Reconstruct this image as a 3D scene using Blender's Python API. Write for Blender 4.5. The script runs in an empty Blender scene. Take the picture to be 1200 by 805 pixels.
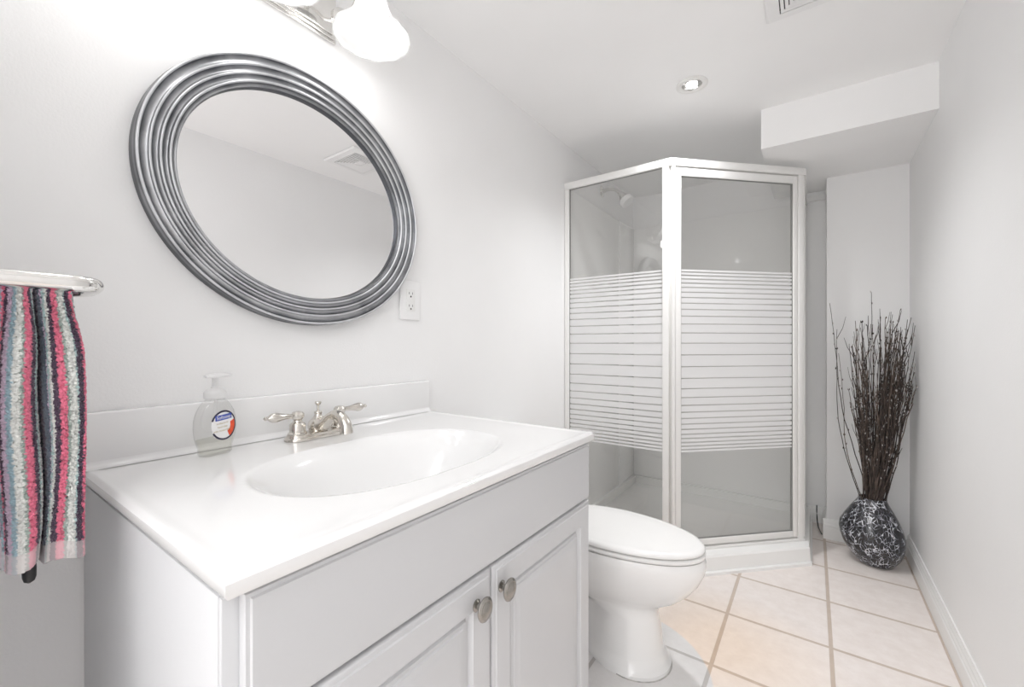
import bpy, bmesh, math, random
from mathutils import Vector, Matrix
PI = math.pi
sc = bpy.context.scene
C = sc.collection
rnd = random.Random(7)

# ------------------------------------------------------------------ camera, world, lights, exposure
camd = bpy.data.cameras.new('camera'); cam = bpy.data.objects.new('camera', camd); C.objects.link(cam)
camd.sensor_fit = 'HORIZONTAL'; camd.sensor_width = 36.0; camd.lens = 36.0 * 496.0 / 1200.0
camd.clip_start = 0.02
cam.location = (1.0176, 0.0, 0.9845); cam.rotation_euler = (PI/2, 0, 0.6177)
sc.camera = cam
w = bpy.data.worlds.new('world'); sc.world = w; w.use_nodes = True
w.node_tree.nodes['Background'].inputs[0].default_value = (1, 1, 1, 1)
w.node_tree.nodes['Background'].inputs[1].default_value = 0.15
sc.view_settings.view_transform = 'Standard'; sc.view_settings.look = 'None'
sc.view_settings.gamma = 1.0; sc.view_settings.use_curve_mapping = False
sc.view_settings.exposure = 0.25
sc.cycles.max_bounces = 20; sc.cycles.diffuse_bounces = 12; sc.cycles.glossy_bounces = 6; sc.cycles.transparent_max_bounces = 24

def lamp(name, kind, loc, power, rot=(0, 0, 0), color=(1, 1, 1), **kw):
    d = bpy.data.lights.new(name, kind); d.energy = power; d.color = color
    for k, v in kw.items(): setattr(d, k, v)
    o = bpy.data.objects.new(name, d); C.objects.link(o); o.location = loc; o.rotation_euler = rot
    return o
ZC = 1.99
# added soft fill from overhead, unseen behind the camera
lamp('overhead_fill_light', 'AREA', (0.85, -0.75, ZC - 0.03), 12, shape='RECTANGLE', size=0.9, size_y=0.9, color=(0.985, 0.99, 1.0))
# added upright fill panel behind the camera; the rear wall there is closed
lamp('rear_fill_light', 'AREA', (1.0, -1.52, 1.05), 5.5, rot=(PI/2, 0, 0), shape='RECTANGLE', size=0.7, size_y=1.7, color=(0.97, 0.985, 1.0))

# ------------------------------------------------------------------ materials
def srgb(*c):
    return tuple(((v/255) / 12.92 if v/255 <= 0.04045 else ((v/255 + 0.055) / 1.055) ** 2.4) for v in c) + (1.0,)
def mat(name, col, rough=0.5, metal=0.0, bump=0.0, bscale=100.0, var=0.0, vscale=3.0, coat=0.0, spec=0.5, trans=0.0):
    m = bpy.data.materials.new(name); m.use_nodes = True
    nt = m.node_tree; b = nt.nodes['Principled BSDF']
    b.inputs['Base Color'].default_value = col; b.inputs['Roughness'].default_value = rough
    b.inputs['Metallic'].default_value = metal; b.inputs['Coat Weight'].default_value = coat
    b.inputs['Coat Roughness'].default_value = 0.05; b.inputs['Specular IOR Level'].default_value = spec
    tc = nt.nodes.new('ShaderNodeTexCoord')
    if bump:
        n = nt.nodes.new('ShaderNodeTexNoise'); n.inputs['Scale'].default_value = bscale; n.inputs['Detail'].default_value = 4
        nt.links.new(tc.outputs['Object'], n.inputs['Vector'])
        bp = nt.nodes.new('ShaderNodeBump'); bp.inputs['Strength'].default_value = bump; bp.inputs['Distance'].default_value = 0.002
        nt.links.new(n.outputs['Fac'], bp.inputs['Height']); nt.links.new(bp.outputs['Normal'], b.inputs['Normal'])
    if var:
        n = nt.nodes.new('ShaderNodeTexNoise'); n.inputs['Scale'].default_value = vscale; n.inputs['Detail'].default_value = 3
        nt.links.new(tc.outputs['Object'], n.inputs['Vector'])
        r = nt.nodes.new('ShaderNodeValToRGB')
        r.color_ramp.elements[0].position = 0.3; r.color_ramp.elements[1].position = 0.7
        r.color_ramp.elements[0].color = tuple(c * (1 - var) for c in col[:3]) + (1,)
        r.color_ramp.elements[1].color = tuple(min(1, c * (1 + var)) for c in col[:3]) + (1,)
        nt.links.new(n.outputs['Fac'], r.inputs['Fac']); nt.links.new(r.outputs['Color'], b.inputs['Base Color'])
    return m
M = {}
M['wall'] = mat('wall_paint', (0.838, 0.838, 0.838, 1), 0.55, bump=0.15, bscale=220, var=0.012)
M['ceiling'] = mat('ceiling_paint', (0.91, 0.91, 0.91, 1), 0.7, bump=0.1, bscale=200, var=0.01)
M['trimw'] = mat('trim_paint', (0.83, 0.83, 0.82, 1), 0.35, bump=0.03, bscale=60)
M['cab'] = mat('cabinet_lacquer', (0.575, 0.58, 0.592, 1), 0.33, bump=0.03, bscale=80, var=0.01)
M['counter'] = mat('cultured_marble', (0.80, 0.80, 0.80, 1), 0.12, var=0.008, vscale=8, coat=0.3)
M['porcelain'] = mat('porcelain', (0.81, 0.807, 0.80, 1), 0.1, var=0.005, coat=0.5)
M['seat'] = mat('seat_plastic', (0.82, 0.817, 0.807, 1), 0.22, var=0.005)
M['alu'] = mat('white_aluminium', (0.80, 0.795, 0.78, 1), 0.35, bump=0.02, bscale=40)
M['acrylic'] = mat('shower_acrylic', (0.88, 0.88, 0.875, 1), 0.06, var=0.01, vscale=2)
M['pan'] = mat('shower_pan_acrylic', (0.84, 0.84, 0.83, 1), 0.2, var=0.01)
M['chrome'] = mat('chrome', (0.82, 0.81, 0.79, 1), 0.08, metal=1.0, var=0.03, vscale=30)
M['nickel'] = mat('brushed_nickel', (0.66, 0.63, 0.585, 1), 0.2, metal=1.0, var=0.08, vscale=60)
M['knob'] = mat('satin_nickel', (0.34, 0.325, 0.30, 1), 0.25, metal=1.0, var=0.12, vscale=80)
M['plastic'] = mat('white_plastic', (0.85, 0.85, 0.85, 1), 0.35, var=0.005)
M['ivory'] = mat('receptacle_plastic', (0.80, 0.80, 0.79, 1), 0.3, var=0.005)
M['dark'] = mat('dark_slot', (0.03, 0.03, 0.03, 1), 0.6, var=0.1)
M['grey_slot'] = mat('vent_shadow_cavity', (0.10, 0.10, 0.10, 1), 0.7, var=0.05)
M['gasket'] = mat('grey_gasket', (0.25, 0.25, 0.24, 1), 0.5, var=0.05)
M['black'] = mat('black_rubber', (0.012, 0.012, 0.013, 1), 0.35, var=0.1)
M['mirror'] = mat('mirror_silvering', (0.95, 0.95, 0.955, 1), 0.0, metal=1.0)
M['caulk'] = mat('worn_caulk', (0.45, 0.44, 0.42, 1), 0.6, var=0.3, vscale=40)

def emis(name, col, strength):
    m = bpy.data.materials.new(name); m.use_nodes = True; b = m.node_tree.nodes['Principled BSDF']
    b.inputs['Base Color'].default_value = (0.9, 0.9, 0.9, 1)
    b.inputs['Emission Color'].default_value = col; b.inputs['Emission Strength'].default_value = strength
    return m
M['bulb'] = emis('bulb_glow', (1, 0.98, 0.95, 1), 9.0)
M['spot'] = emis('downlight_glow', (1, 0.98, 0.95, 1), 6.0)

def thin_glass(name, tint, frost=False, refl=1.0):
    m = bpy.data.materials.new(name); m.use_nodes = True; nt = m.node_tree; nt.nodes.clear()
    out = nt.nodes.new('ShaderNodeOutputMaterial'); mix = nt.nodes.new('ShaderNodeMixShader')
    lw = nt.nodes.new('ShaderNodeLayerWeight'); lw.inputs['Blend'].default_value = 0.5
    pw = nt.nodes.new('ShaderNodeMath'); pw.operation = 'POWER'; pw.inputs[1].default_value = 5.0; nt.links.new(lw.outputs['Facing'], pw.inputs[0])
    fr = nt.nodes.new('ShaderNodeMath'); fr.operation = 'MULTIPLY_ADD'; fr.inputs[1].default_value = 0.96; fr.inputs[2].default_value = 0.04; nt.links.new(pw.outputs[0], fr.inputs[0])
    gl = nt.nodes.new('ShaderNodeBsdfGlossy'); gl.inputs['Roughness'].default_value = 0.35 if frost else 0.005
    tr = nt.nodes.new('ShaderNodeBsdfTransparent'); tr.inputs['Color'].default_value = tint
    base = tr.outputs[0]
    if frost:
        df = nt.nodes.new('ShaderNodeBsdfDiffuse'); df.inputs['Color'].default_value = (0.95, 0.95, 0.955, 1)
        tl = nt.nodes.new('ShaderNodeBsdfTranslucent'); tl.inputs['Color'].default_value = (0.95, 0.95, 0.955, 1)
        m1 = nt.nodes.new('ShaderNodeMixShader'); m1.inputs[0].default_value = 0.3
        nt.links.new(df.outputs[0], m1.inputs[1]); nt.links.new(tl.outputs[0], m1.inputs[2])
        m2 = nt.nodes.new('ShaderNodeMixShader'); m2.inputs[0].default_value = 0.88
        nt.links.new(tr.outputs[0], m2.inputs[1]); nt.links.new(m1.outputs[0], m2.inputs[2]); base = m2.outputs[0]
    k = nt.nodes.new('ShaderNodeMath'); k.operation = 'MULTIPLY'; k.inputs[1].default_value = refl
    nt.links.new(fr.outputs[0], k.inputs[0]); nt.links.new(k.outputs[0], mix.inputs[0])
    nt.links.new(base, mix.inputs[1]); nt.links.new(gl.outputs[0], mix.inputs[2]); nt.links.new(mix.outputs[0], out.inputs[0])
    return m
M['glass'] = thin_glass('shower_glass', (0.975, 0.975, 0.97, 1), refl=1.6)
M['frost'] = thin_glass('frosted_band', (0.93, 0.93, 0.93, 1), frost=True, refl=0.6)
M['bottle'] = thin_glass('clear_bottle_plastic', (0.965, 0.965, 0.962, 1), refl=1.5)
M['liquid'] = thin_glass('clear_liquid_soap', (0.95, 0.95, 0.925, 1), refl=0.3)

def translucent(name, col, alpha=0.0, em=0.0):
    m = bpy.data.materials.new(name); m.use_nodes = True; nt = m.node_tree; nt.nodes.clear()
    out = nt.nodes.new('ShaderNodeOutputMaterial')
    df = nt.nodes.new('ShaderNodeBsdfDiffuse'); df.inputs[0].default_value = col
    tl = nt.nodes.new('ShaderNodeBsdfTranslucent'); tl.inputs[0].default_value = col
    tr = nt.nodes.new('ShaderNodeBsdfTransparent')
    gl = nt.nodes.new('ShaderNodeBsdfGlossy'); gl.inputs['Roughness'].default_value = 0.1
    a = nt.nodes.new('ShaderNodeMixShader'); a.inputs[0].default_value = 0.6
    nt.links.new(df.outputs[0], a.inputs[1]); nt.links.new(tl.outputs[0], a.inputs[2])
    b = nt.nodes.new('ShaderNodeMixShader'); b.inputs[0].default_value = alpha
    nt.links.new(a.outputs[0], b.inputs[1]); nt.links.new(tr.outputs[0], b.inputs[2])
    c = nt.nodes.new('ShaderNodeMixShader'); c.inputs[0].default_value = 0.06
    nt.links.new(b.outputs[0], c.inputs[1]); nt.links.new(gl.outputs[0], c.inputs[2])
    nt.links.new(c.outputs[0], out.inputs[0]); return m
M['shade'] = translucent('lamp_shade_glass', (0.72, 0.72, 0.72, 1), 0.25)
M['pump'] = translucent('pump_plastic', (0.92, 0.92, 0.92, 1), 0.0)

def floor_material():
    T = 0.3026
    m = bpy.data.materials.new('floor_tiles'); m.use_nodes = True; nt = m.node_tree; b = nt.nodes['Principled BSDF']
    L = nt.links.new
    tc = nt.nodes.new('ShaderNodeTexCoord'); mp = nt.nodes.new('ShaderNodeMapping')
    mp.inputs['Location'].default_value = (-(1.073 - 8*T) + 0.007, -(1.7206 - 12*T) + 0.007, 0)
    L(tc.outputs['Object'], mp.inputs[0])
    br = nt.nodes.new('ShaderNodeTexBrick'); br.offset = 0.0; br.squash = 1.0
    br.inputs['Scale'].default_value = 1.0; br.inputs['Brick Width'].default_value = T; br.inputs['Row Height'].default_value = T
    br.inputs['Mortar Size'].default_value = 0.0065; br.inputs['Mortar Smooth'].default_value = 0.25
    br.inputs['Color1'].default_value = srgb(238, 231, 227); br.inputs['Color2'].default_value = srgb(243, 236, 232)
    br.inputs['Mortar'].default_value = srgb(204, 190, 178); br.inputs['Bias'].default_value = 0.0
    L(mp.outputs[0], br.inputs['Vector'])
    n = nt.nodes.new('ShaderNodeTexNoise'); n.inputs['Scale'].default_value = 22; n.inputs['Detail'].default_value = 8; n.inputs['Roughness'].default_value = 0.65
    L(tc.outputs['Object'], n.inputs['Vector'])
    r = nt.nodes.new('ShaderNodeValToRGB'); r.color_ramp.elements[0].position = 0.35; r.color_ramp.elements[1].position = 0.65
    r.color_ramp.elements[0].color = (0.93, 0.915, 0.905, 1); r.color_ramp.elements[1].color = (1.0, 1.0, 1.0, 1)
    L(n.outputs['Fac'], r.inputs['Fac'])
    mx = nt.nodes.new('ShaderNodeMixRGB'); mx.blend_type = 'MULTIPLY'; mx.inputs[0].default_value = 1.0
    L(br.outputs['Color'], mx.inputs[1]); L(r.outputs['Color'], mx.inputs[2])
    def blob(cx, cy, r0, r1, sx=1.0, sy=1.0):
        v = nt.nodes.new('ShaderNodeMapping'); v.inputs['Location'].default_value = (-cx*sx, -cy*sy, 0); v.inputs['Scale'].default_value = (sx, sy, 0)
        L(tc.outputs['Object'], v.inputs[0])
        ln = nt.nodes.new('ShaderNodeVectorMath'); ln.operation = 'LENGTH'; L(v.outputs[0], ln.inputs[0])
        mr = nt.nodes.new('ShaderNodeMapRange'); mr.inputs['From Min'].default_value = r0; mr.inputs['From Max'].default_value = r1
        mr.inputs['To Min'].default_value = 1.0; mr.inputs['To Max'].default_value = 0.0; L(ln.outputs['Value'], mr.inputs['Value'])
        return mr.outputs[0]
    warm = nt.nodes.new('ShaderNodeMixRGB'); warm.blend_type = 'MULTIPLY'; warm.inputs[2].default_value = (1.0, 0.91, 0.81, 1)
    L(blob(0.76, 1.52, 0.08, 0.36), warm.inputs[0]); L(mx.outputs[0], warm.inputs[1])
    # round patch of greyer, darker tile colour about the toilet foot
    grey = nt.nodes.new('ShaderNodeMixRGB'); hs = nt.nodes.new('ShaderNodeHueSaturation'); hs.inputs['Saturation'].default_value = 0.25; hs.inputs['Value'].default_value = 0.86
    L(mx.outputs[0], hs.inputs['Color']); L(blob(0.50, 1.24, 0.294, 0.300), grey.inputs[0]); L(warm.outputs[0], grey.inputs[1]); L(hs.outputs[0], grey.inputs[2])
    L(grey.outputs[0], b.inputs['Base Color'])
    b.inputs['Roughness'].default_value = 0.38
    bp = nt.nodes.new('ShaderNodeBump'); bp.inputs['Strength'].default_value = 0.5; bp.inputs['Distance'].default_value = 0.002; bp.invert = True
    L(br.outputs['Fac'], bp.inputs['Height']); L(bp.outputs['Normal'], b.inputs['Normal'])
    return m
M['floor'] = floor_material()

def frame_material():
    m = bpy.data.materials.new('antiqued_silver_leaf'); m.use_nodes = True; nt = m.node_tree; b = nt.nodes['Principled BSDF']; L = nt.links.new
    tc = nt.nodes.new('ShaderNodeTexCoord')
    at = nt.nodes.new('ShaderNodeAttribute'); at.attribute_name = 'patina'
    n = nt.nodes.new('ShaderNodeTexNoise'); n.inputs['Scale'].default_value = 14; n.inputs['Detail'].default_value = 6; n.inputs['Distortion'].default_value = 0.8
    L(tc.outputs['Object'], n.inputs['Vector'])
    ad = nt.nodes.new('ShaderNodeMath'); ad.operation = 'MULTIPLY_ADD'; ad.inputs[1].default_value = 0.55; L(n.outputs['Fac'], ad.inputs[0]); L(at.outputs['Fac'], ad.inputs[2])
    r = nt.nodes.new('ShaderNodeValToRGB'); r.color_ramp.elements[0].position = 0.25; r.color_ramp.elements[1].position = 0.98
    r.color_ramp.elements[0].color = (0.66, 0.67, 0.69, 1); r.color_ramp.elements[1].color = (0.085, 0.09, 0.10, 1)
    L(ad.outputs[0], r.inputs['Fac']); L(r.outputs['Color'], b.inputs['Base Color'])
    b.inputs['Metallic'].default_value = 0.75; b.inputs['Roughness'].default_value = 0.33
    return m
M['frame'] = frame_material()

def vase_material():
    m = bpy.data.materials.new('crackled_black_glass'); m.use_nodes = True; nt = m.node_tree; b = nt.nodes['Principled BSDF']; L = nt.links.new
    tc = nt.nodes.new('ShaderNodeTexCoord'); mp = nt.nodes.new('ShaderNodeMapping'); mp.inputs['Scale'].default_value = (1, 1, 0.6)
    L(tc.outputs['Object'], mp.inputs[0])
    n = nt.nodes.new('ShaderNodeTexNoise'); n.inputs['Scale'].default_value = 18; n.inputs['Detail'].default_value = 3; L(mp.outputs[0], n.inputs['Vector'])
    mx = nt.nodes.new('ShaderNodeMixRGB'); mx.inputs[0].default_value = 0.06; L(mp.outputs[0], mx.inputs[1]); L(n.outputs['Color'], mx.inputs[2])
    v = nt.nodes.new('ShaderNodeTexVoronoi'); v.feature = 'DISTANCE_TO_EDGE'; v.inputs['Scale'].default_value = 78; L(mx.outputs[0], v.inputs['Vector'])
    n2 = nt.nodes.new('ShaderNodeTexNoise'); n2.inputs['Scale'].default_value = 45; n2.inputs['Detail'].default_value = 4; L(mp.outputs[0], n2.inputs['Vector'])
    s = nt.nodes.new('ShaderNodeMath'); s.operation = 'MULTIPLY_ADD'; s.inputs[1].default_value = 0.45; s.inputs[2].default_value = -0.235; L(n2.outputs['Fac'], s.inputs[0])
    a = nt.nodes.new('ShaderNodeMath'); a.operation = 'SUBTRACT'; L(v.outputs['Distance'], a.inputs[0]); L(s.outputs[0], a.inputs[1])
    r = nt.nodes.new('ShaderNodeValToRGB'); e = r.color_ramp.elements
    e[0].position = 0.0; e[0].color = (0.62, 0.64, 0.68, 1); e[1].position = 0.11; e[1].color = (0.012, 0.012, 0.016, 1)
    k = r.color_ramp.elements.new(0.035); k.color = (0.16, 0.165, 0.19, 1)
    L(a.outputs[0], r.inputs['Fac']); L(r.outputs['Color'], b.inputs['Base Color'])
    b.inputs['Roughness'].default_value = 0.12; b.inputs['Coat Weight'].default_value = 0.5
    return m
M['vase'] = vase_material()
M['twig'] = mat('dark_twig_bark', (0.045, 0.033, 0.028, 1), 0.75, var=0.6, vscale=60)
M['twig2'] = mat('brown_twig_bark', (0.10, 0.075, 0.06, 1), 0.75, var=0.6, vscale=50)
M['bud'] = mat('pale_bud', (0.45, 0.42, 0.40, 1), 0.8, var=0.3, vscale=90)
def attr_material(name, attr, rough):
    m = bpy.data.materials.new(name); m.use_nodes = True; nt = m.node_tree; b = nt.nodes['Principled BSDF']
    at = nt.nodes.new('ShaderNodeAttribute'); at.attribute_name = attr
    nt.links.new(at.outputs['Color'], b.inputs['Base Color']); b.inputs['Roughness'].default_value = rough
    b.inputs['Specular IOR Level'].default_value = 0.2; b.inputs['Sheen Weight'].default_value = 0.3
    return m
M['towel'] = attr_material('striped_terry', 'stripe', 0.95)
M['lab_white'] = mat('label_white', (0.82, 0.82, 0.82, 1), 0.3, var=0.01)
M['lab_blue'] = mat('label_blue', srgb(62, 84, 170), 0.3, var=0.02)
M['lab_dark'] = mat('label_dark_ring', srgb(38, 34, 60), 0.3, var=0.02)
M['lab_gold'] = mat('label_gold_print', srgb(170, 155, 105), 0.4, var=0.1, vscale=200)
M['lab_red'] = mat('label_red_print', srgb(226, 84, 48), 0.4, var=0.2, vscale=300)

# ------------------------------------------------------------------ mesh helpers (world coordinates in, local out)
def new(): return bmesh.new()
def box(bm, lo, hi, bev=0.0, seg=2):
    x0, y0, z0 = lo; x1, y1, z1 = hi
    vs = [bm.verts.new(p) for p in ((x0,y0,z0),(x1,y0,z0),(x1,y1,z0),(x0,y1,z0),(x0,y0,z1),(x1,y0,z1),(x1,y1,z1),(x0,y1,z1))]
    fs = [bm.faces.new([vs[i] for i in q]) for q in ((0,3,2,1),(4,5,6,7),(0,1,5,4),(1,2,6,5),(2,3,7,6),(3,0,4,7))]
    if bev:
        es = list({e for f in fs for e in f.edges})
        bmesh.ops.bevel(bm, geom=es, offset=bev, segments=seg, profile=0.5, affect='EDGES')
    return bm
def loft(bm, rings, close=True, cap0=True, cap1=True, mats=None):
    R = [[bm.verts.new(p) for p in r] for r in rings]; n = len(R[0])
    for i in range(len(R) - 1):
        for j in range(n if close else n - 1):
            f = bm.faces.new((R[i][j], R[i][(j+1) % n], R[i+1][(j+1) % n], R[i+1][j]))
            if mats: f.material_index = mats[i]
    if cap0: bm.faces.new(list(reversed(R[0])))
    if cap1: bm.faces.new(R[-1])
    return R
def lathe(bm, prof, origin=(0,0,0), axis=(0,0,1), n=32, sx=1.0, sy=1.0):
    """prof: list of (radius, height)"""
    q = Vector((0,0,1)).rotation_difference(Vector(axis).normalized()).to_matrix(); o = Vector(origin)
    rings = [[o + q @ Vector((r*sx*math.cos(2*PI*k/n), r*sy*math.sin(2*PI*k/n), h)) for k in range(n)] for r, h in prof]
    loft(bm, rings); return bm
def tube(bm, pts, rad, n=14, up=(0,0,1), flat=1.0):
    P = [Vector(p) for p in pts]; rs = rad if isinstance(rad, (list, tuple)) else [rad]*len(P)
    rings = []; prev = None
    for i, p in enumerate(P):
        t = (P[min(i+1, len(P)-1)] - P[max(i-1, 0)]).normalized()
        if prev is None:
            u = Vector(up); 
            if abs(u.dot(t)) > 0.95: u = Vector((1,0,0))
            a = (u - t*u.dot(t)).normalized()
        else: a = (prev - t*prev.dot(t)).normalized()
        prev = a; b = t.cross(a)
        rings.append([p + rs[i]*(a*flat*math.cos(2*PI*k/n) + b*math.sin(2*PI*k/n)) for k in range(n)])
    loft(bm, rings); return bm
def spline(pts, m=8):
    P = [Vector(p) for p in pts]; P = [2*P[0]-P[1]] + P + [2*P[-1]-P[-2]]; out = []
    for i in range(1, len(P)-2):
        for k in range(m):
            t = k/m; a, b, c, d = P[i-1:i+3]
            out.append(0.5*((2*b) + (c-a)*t + (2*a-5*b+4*c-d)*t*t + (3*b-a-3*c+d)*t**3))
    out.append(P[-2]); return out
def obj(name, bm, m, parent=None, smooth=True, angle=35):
    bmesh.ops.recalc_face_normals(bm, faces=bm.faces[:])
    root = parent
    while root is not None and root.parent is not None: root = root.parent
    off = Vector(root.location) if root is not None else Vector((0,0,0))
    if root is not None and root.type == 'MESH': off = Vector(root.location)
    if off.length: bmesh.ops.translate(bm, verts=bm.verts[:], vec=-off)
    me = bpy.data.meshes.new(name); bm.to_mesh(me); bm.free()
    for x in (m if isinstance(m, (list, tuple)) else [m]): me.materials.append(x)
    if smooth:
        for p in me.polygons: p.use_smooth = True
        me.set_sharp_from_angle(angle=math.radians(angle))
    o = bpy.data.objects.new(name, me); C.objects.link(o)
    if parent is not None: o.parent = parent
    return o
def thing(name, label, cat, loc=(0,0,0), group=None):
    o = bpy.data.objects.new(name, None); C.objects.link(o); o.location = loc; o.empty_display_size = 0.05
    o['label'] = label; o['category'] = cat
    if group: o['group'] = group
    return o
def tag(o, label, cat, group=None):
    o['label'] = label; o['category'] = cat
    if group: o['group'] = group
    return o
def struct(name, bm, m, smooth=False):
    o = obj(name, bm, m, smooth=smooth); o['kind'] = 'structure'; return o

# ------------------------------------------------------------------ the room
W = 1.3843; YB = 2.88; YR = -1.6
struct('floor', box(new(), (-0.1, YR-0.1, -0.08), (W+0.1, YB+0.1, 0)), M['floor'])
struct('ceiling', box(new(), (-0.1, YR-0.1, ZC), (W+0.1, YB+0.1, ZC+0.08)), M['ceiling'])
struct('wall_left', box(new(), (-0.1, YR, 0), (0, YB, ZC)), M['wall'])
struct('wall_right', box(new(), (W, YR, 0), (W+0.1, YB, ZC)), M['wall'])
struct('wall_back', box(new(), (-0.1, YB, 0), (W+0.1, YB+0.1, ZC)), M['wall'])
struct('wall_rear', box(new(), (-0.1, YR-0.1, 0), (W+0.1, YR, ZC)), M['wall'])
struct('wall_near', box(new(), (0, -0.12, 0), (0.345, 0.0, ZC)), M['wall'])
struct('wall_chase', box(new(), (1.0755, 2.67, 0), (W, YB, 1.8214)), M['wall'])
struct('ceiling_soffit', box(new(), (0.8366, 2.108, 1.8214), (W, YB, ZC)), M['ceiling'])
def baseboard(name, p0, p1, nrm, h=0.099):
    """profile extruded from p0 to p1; nrm points into the room"""
    prof = [(0, 0), (0.015, 0), (0.015, h*0.62), (0.012, h*0.66), (0.012, h*0.72), (0.009, h*0.80), (0.009, h*0.86), (0.006, h*0.93), (0.005, h), (0, h)]
    bm = new(); N = Vector(nrm)
    rings = [[Vector((p[0], p[1], z)) + N*d for d, z in prof] for p in (p0, p1)]
    loft(bm, rings); return struct(name, bm, M['trimw'])
baseboard('baseboard_right', (W, YR), (W, 2.67), (-1, 0, 0))
baseboard('baseboard_chase', (1.0605, 2.67), (W-0.0155, 2.67), (0, -1, 0))
baseboard('baseboard_chase_side', (1.0755, 2.67), (1.0755, YB-0.0155), (-1, 0, 0))
baseboard('baseboard_back', (1.0, YB), (1.0755, YB), (0, -1, 0), 0.085)
baseboard('baseboard_left', (0, 0.955), (0, 1.84), (1, 0, 0))
bm = new(); box(bm, (0.983, 2.862, 1.770), (1.0755, YB, 1.800), 0.004)
struct('trim_1', bm, M['trimw'])

# ------------------------------------------------------------------ vanity cabinet
def raised(bm, x, y0, y1, z0, z1, th, prof):
    """slab facing +x whose face follows prof = [(inset, dx)]"""
    rings = [[(x-th, y0, z0), (x-th, y1, z0), (x-th, y1, z1), (x-th, y0, z1)]]
    for i, dx in prof:
        rings.append([(x+dx, y0+i, z0+i), (x+dx, y1-i, z0+i), (x+dx, y1-i, z1-i), (x+dx, y0+i, z1-i)])
    loft(bm, rings); return bm
van = thing('vanity_cabinet', 'white two-door bathroom vanity cabinet with raised panel doors under the sink countertop', 'cabinet', (0.29, 0.555, 0))
bm = new()
box(bm, (0.004, 0.166, 0.075), (0.556, 0.182, 0.7435), 0.001); box(bm, (0.004, 0.929, 0.075), (0.556, 0.9445, 0.7435), 0.001)
box(bm, (0.004, 0.182, 0.075), (0.556, 0.929, 0.092)); box(bm, (0.004, 0.182, 0.092), (0.012, 0.929, 0.7435))
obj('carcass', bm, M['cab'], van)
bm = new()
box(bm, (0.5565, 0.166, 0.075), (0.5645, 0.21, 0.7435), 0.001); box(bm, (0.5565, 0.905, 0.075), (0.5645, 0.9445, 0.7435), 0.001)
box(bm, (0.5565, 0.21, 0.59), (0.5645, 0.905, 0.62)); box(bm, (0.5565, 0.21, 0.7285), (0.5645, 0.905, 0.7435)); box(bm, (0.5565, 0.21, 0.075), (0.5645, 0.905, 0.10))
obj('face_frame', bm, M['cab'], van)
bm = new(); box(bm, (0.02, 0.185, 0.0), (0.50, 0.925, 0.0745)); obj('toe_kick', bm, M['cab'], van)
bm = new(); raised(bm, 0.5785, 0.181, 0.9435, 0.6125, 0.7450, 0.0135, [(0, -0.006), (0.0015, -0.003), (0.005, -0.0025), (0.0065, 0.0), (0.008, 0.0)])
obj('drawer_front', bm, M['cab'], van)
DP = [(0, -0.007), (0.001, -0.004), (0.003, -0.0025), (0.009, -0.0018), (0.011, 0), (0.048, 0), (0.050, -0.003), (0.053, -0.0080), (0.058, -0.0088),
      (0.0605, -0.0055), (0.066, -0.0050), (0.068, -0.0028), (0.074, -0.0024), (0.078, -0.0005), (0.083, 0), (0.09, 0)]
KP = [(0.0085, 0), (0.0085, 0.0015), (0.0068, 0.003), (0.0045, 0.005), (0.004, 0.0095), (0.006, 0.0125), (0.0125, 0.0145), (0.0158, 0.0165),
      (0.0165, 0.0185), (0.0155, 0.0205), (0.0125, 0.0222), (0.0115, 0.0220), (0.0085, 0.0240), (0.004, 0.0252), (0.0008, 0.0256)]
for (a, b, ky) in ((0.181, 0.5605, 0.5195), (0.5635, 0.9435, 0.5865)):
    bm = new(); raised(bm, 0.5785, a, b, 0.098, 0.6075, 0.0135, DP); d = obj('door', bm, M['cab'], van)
    bm = new(); lathe(bm, KP, (0.5785, ky, 0.565), (1, 0, 0), 32, 1.18, 1.05)
    k = obj('knob', bm, M['knob'], d); k['label'] = 'round satin nickel knob'

# ------------------------------------------------------------------ countertop with moulded basin
def basin_depth(x, y):
    cy = 0.540; cx0 = 0.350
    ay = 0.252; ax = 0.163
    u = (y - cy)/ay; v = (x - cx0)/ax
    r = (abs(u)**2.6 + abs(v)**2.2) ** (1/2.35)
    if r >= 1.0: return 0.0
    k = 1 - r
    s = min(1.0, k/0.52); s = s*s*(3-2*s)
    rim = min(1.0, k/0.05); 
    return 0.125*s + 0.006*rim
def counter():
    x0, x1, y0, y1, zt, zb = 0.0015, 0.587, 0.161, 0.9495, 0.7716, 0.7505
    nx, ny = 120, 170
    bm = new(); V = []
    for i in range(nx+1):
        row = []
        for j in range(ny+1):
            x = x0 + (x1-x0)*i/nx; y = y0 + (y1-y0)*j/ny
            e = min(x1-x, y-y0, y1-y)
            lip = 0.0013*max(0, 1 - abs(e-0.010)/0.012) if e < 0.022 else 0
            edge = -0.004*(1 - min(1, e/0.005))**2
            row.append(bm.verts.new((x, y, zt - 0.0015 + lip + edge - basin_depth(x, y))))
        V.append(row)
    for i in range(nx):
        for j in range(ny): bm.faces.new((V[i][j], V[i+1][j], V[i+1][j+1], V[i][j+1]))
    per = [V[i][0] for i in range(nx+1)] + [V[nx][j] for j in range(1, ny+1)] + [V[i][ny] for i in range(nx-1, -1, -1)] + [V[0][j] for j in range(ny-1, 0, -1)]
    n = len(per); prev = per
    for (ins, z) in ((0.0, zb+0.004), (0.003, zb), (0.02, zb)):
        cur = []
        for v in per:
            x, y = v.co.x, v.co.y
            x = min(x, x1-ins); y = max(min(y, y1-ins), y0+ins)
            cur.append(bm.verts.new((x, y, z)))
        for k in range(n): bm.faces.new((prev[k], prev[(k+1) % n], cur[(k+1) % n], cur[k]))
        prev = cur
    return bm
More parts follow.
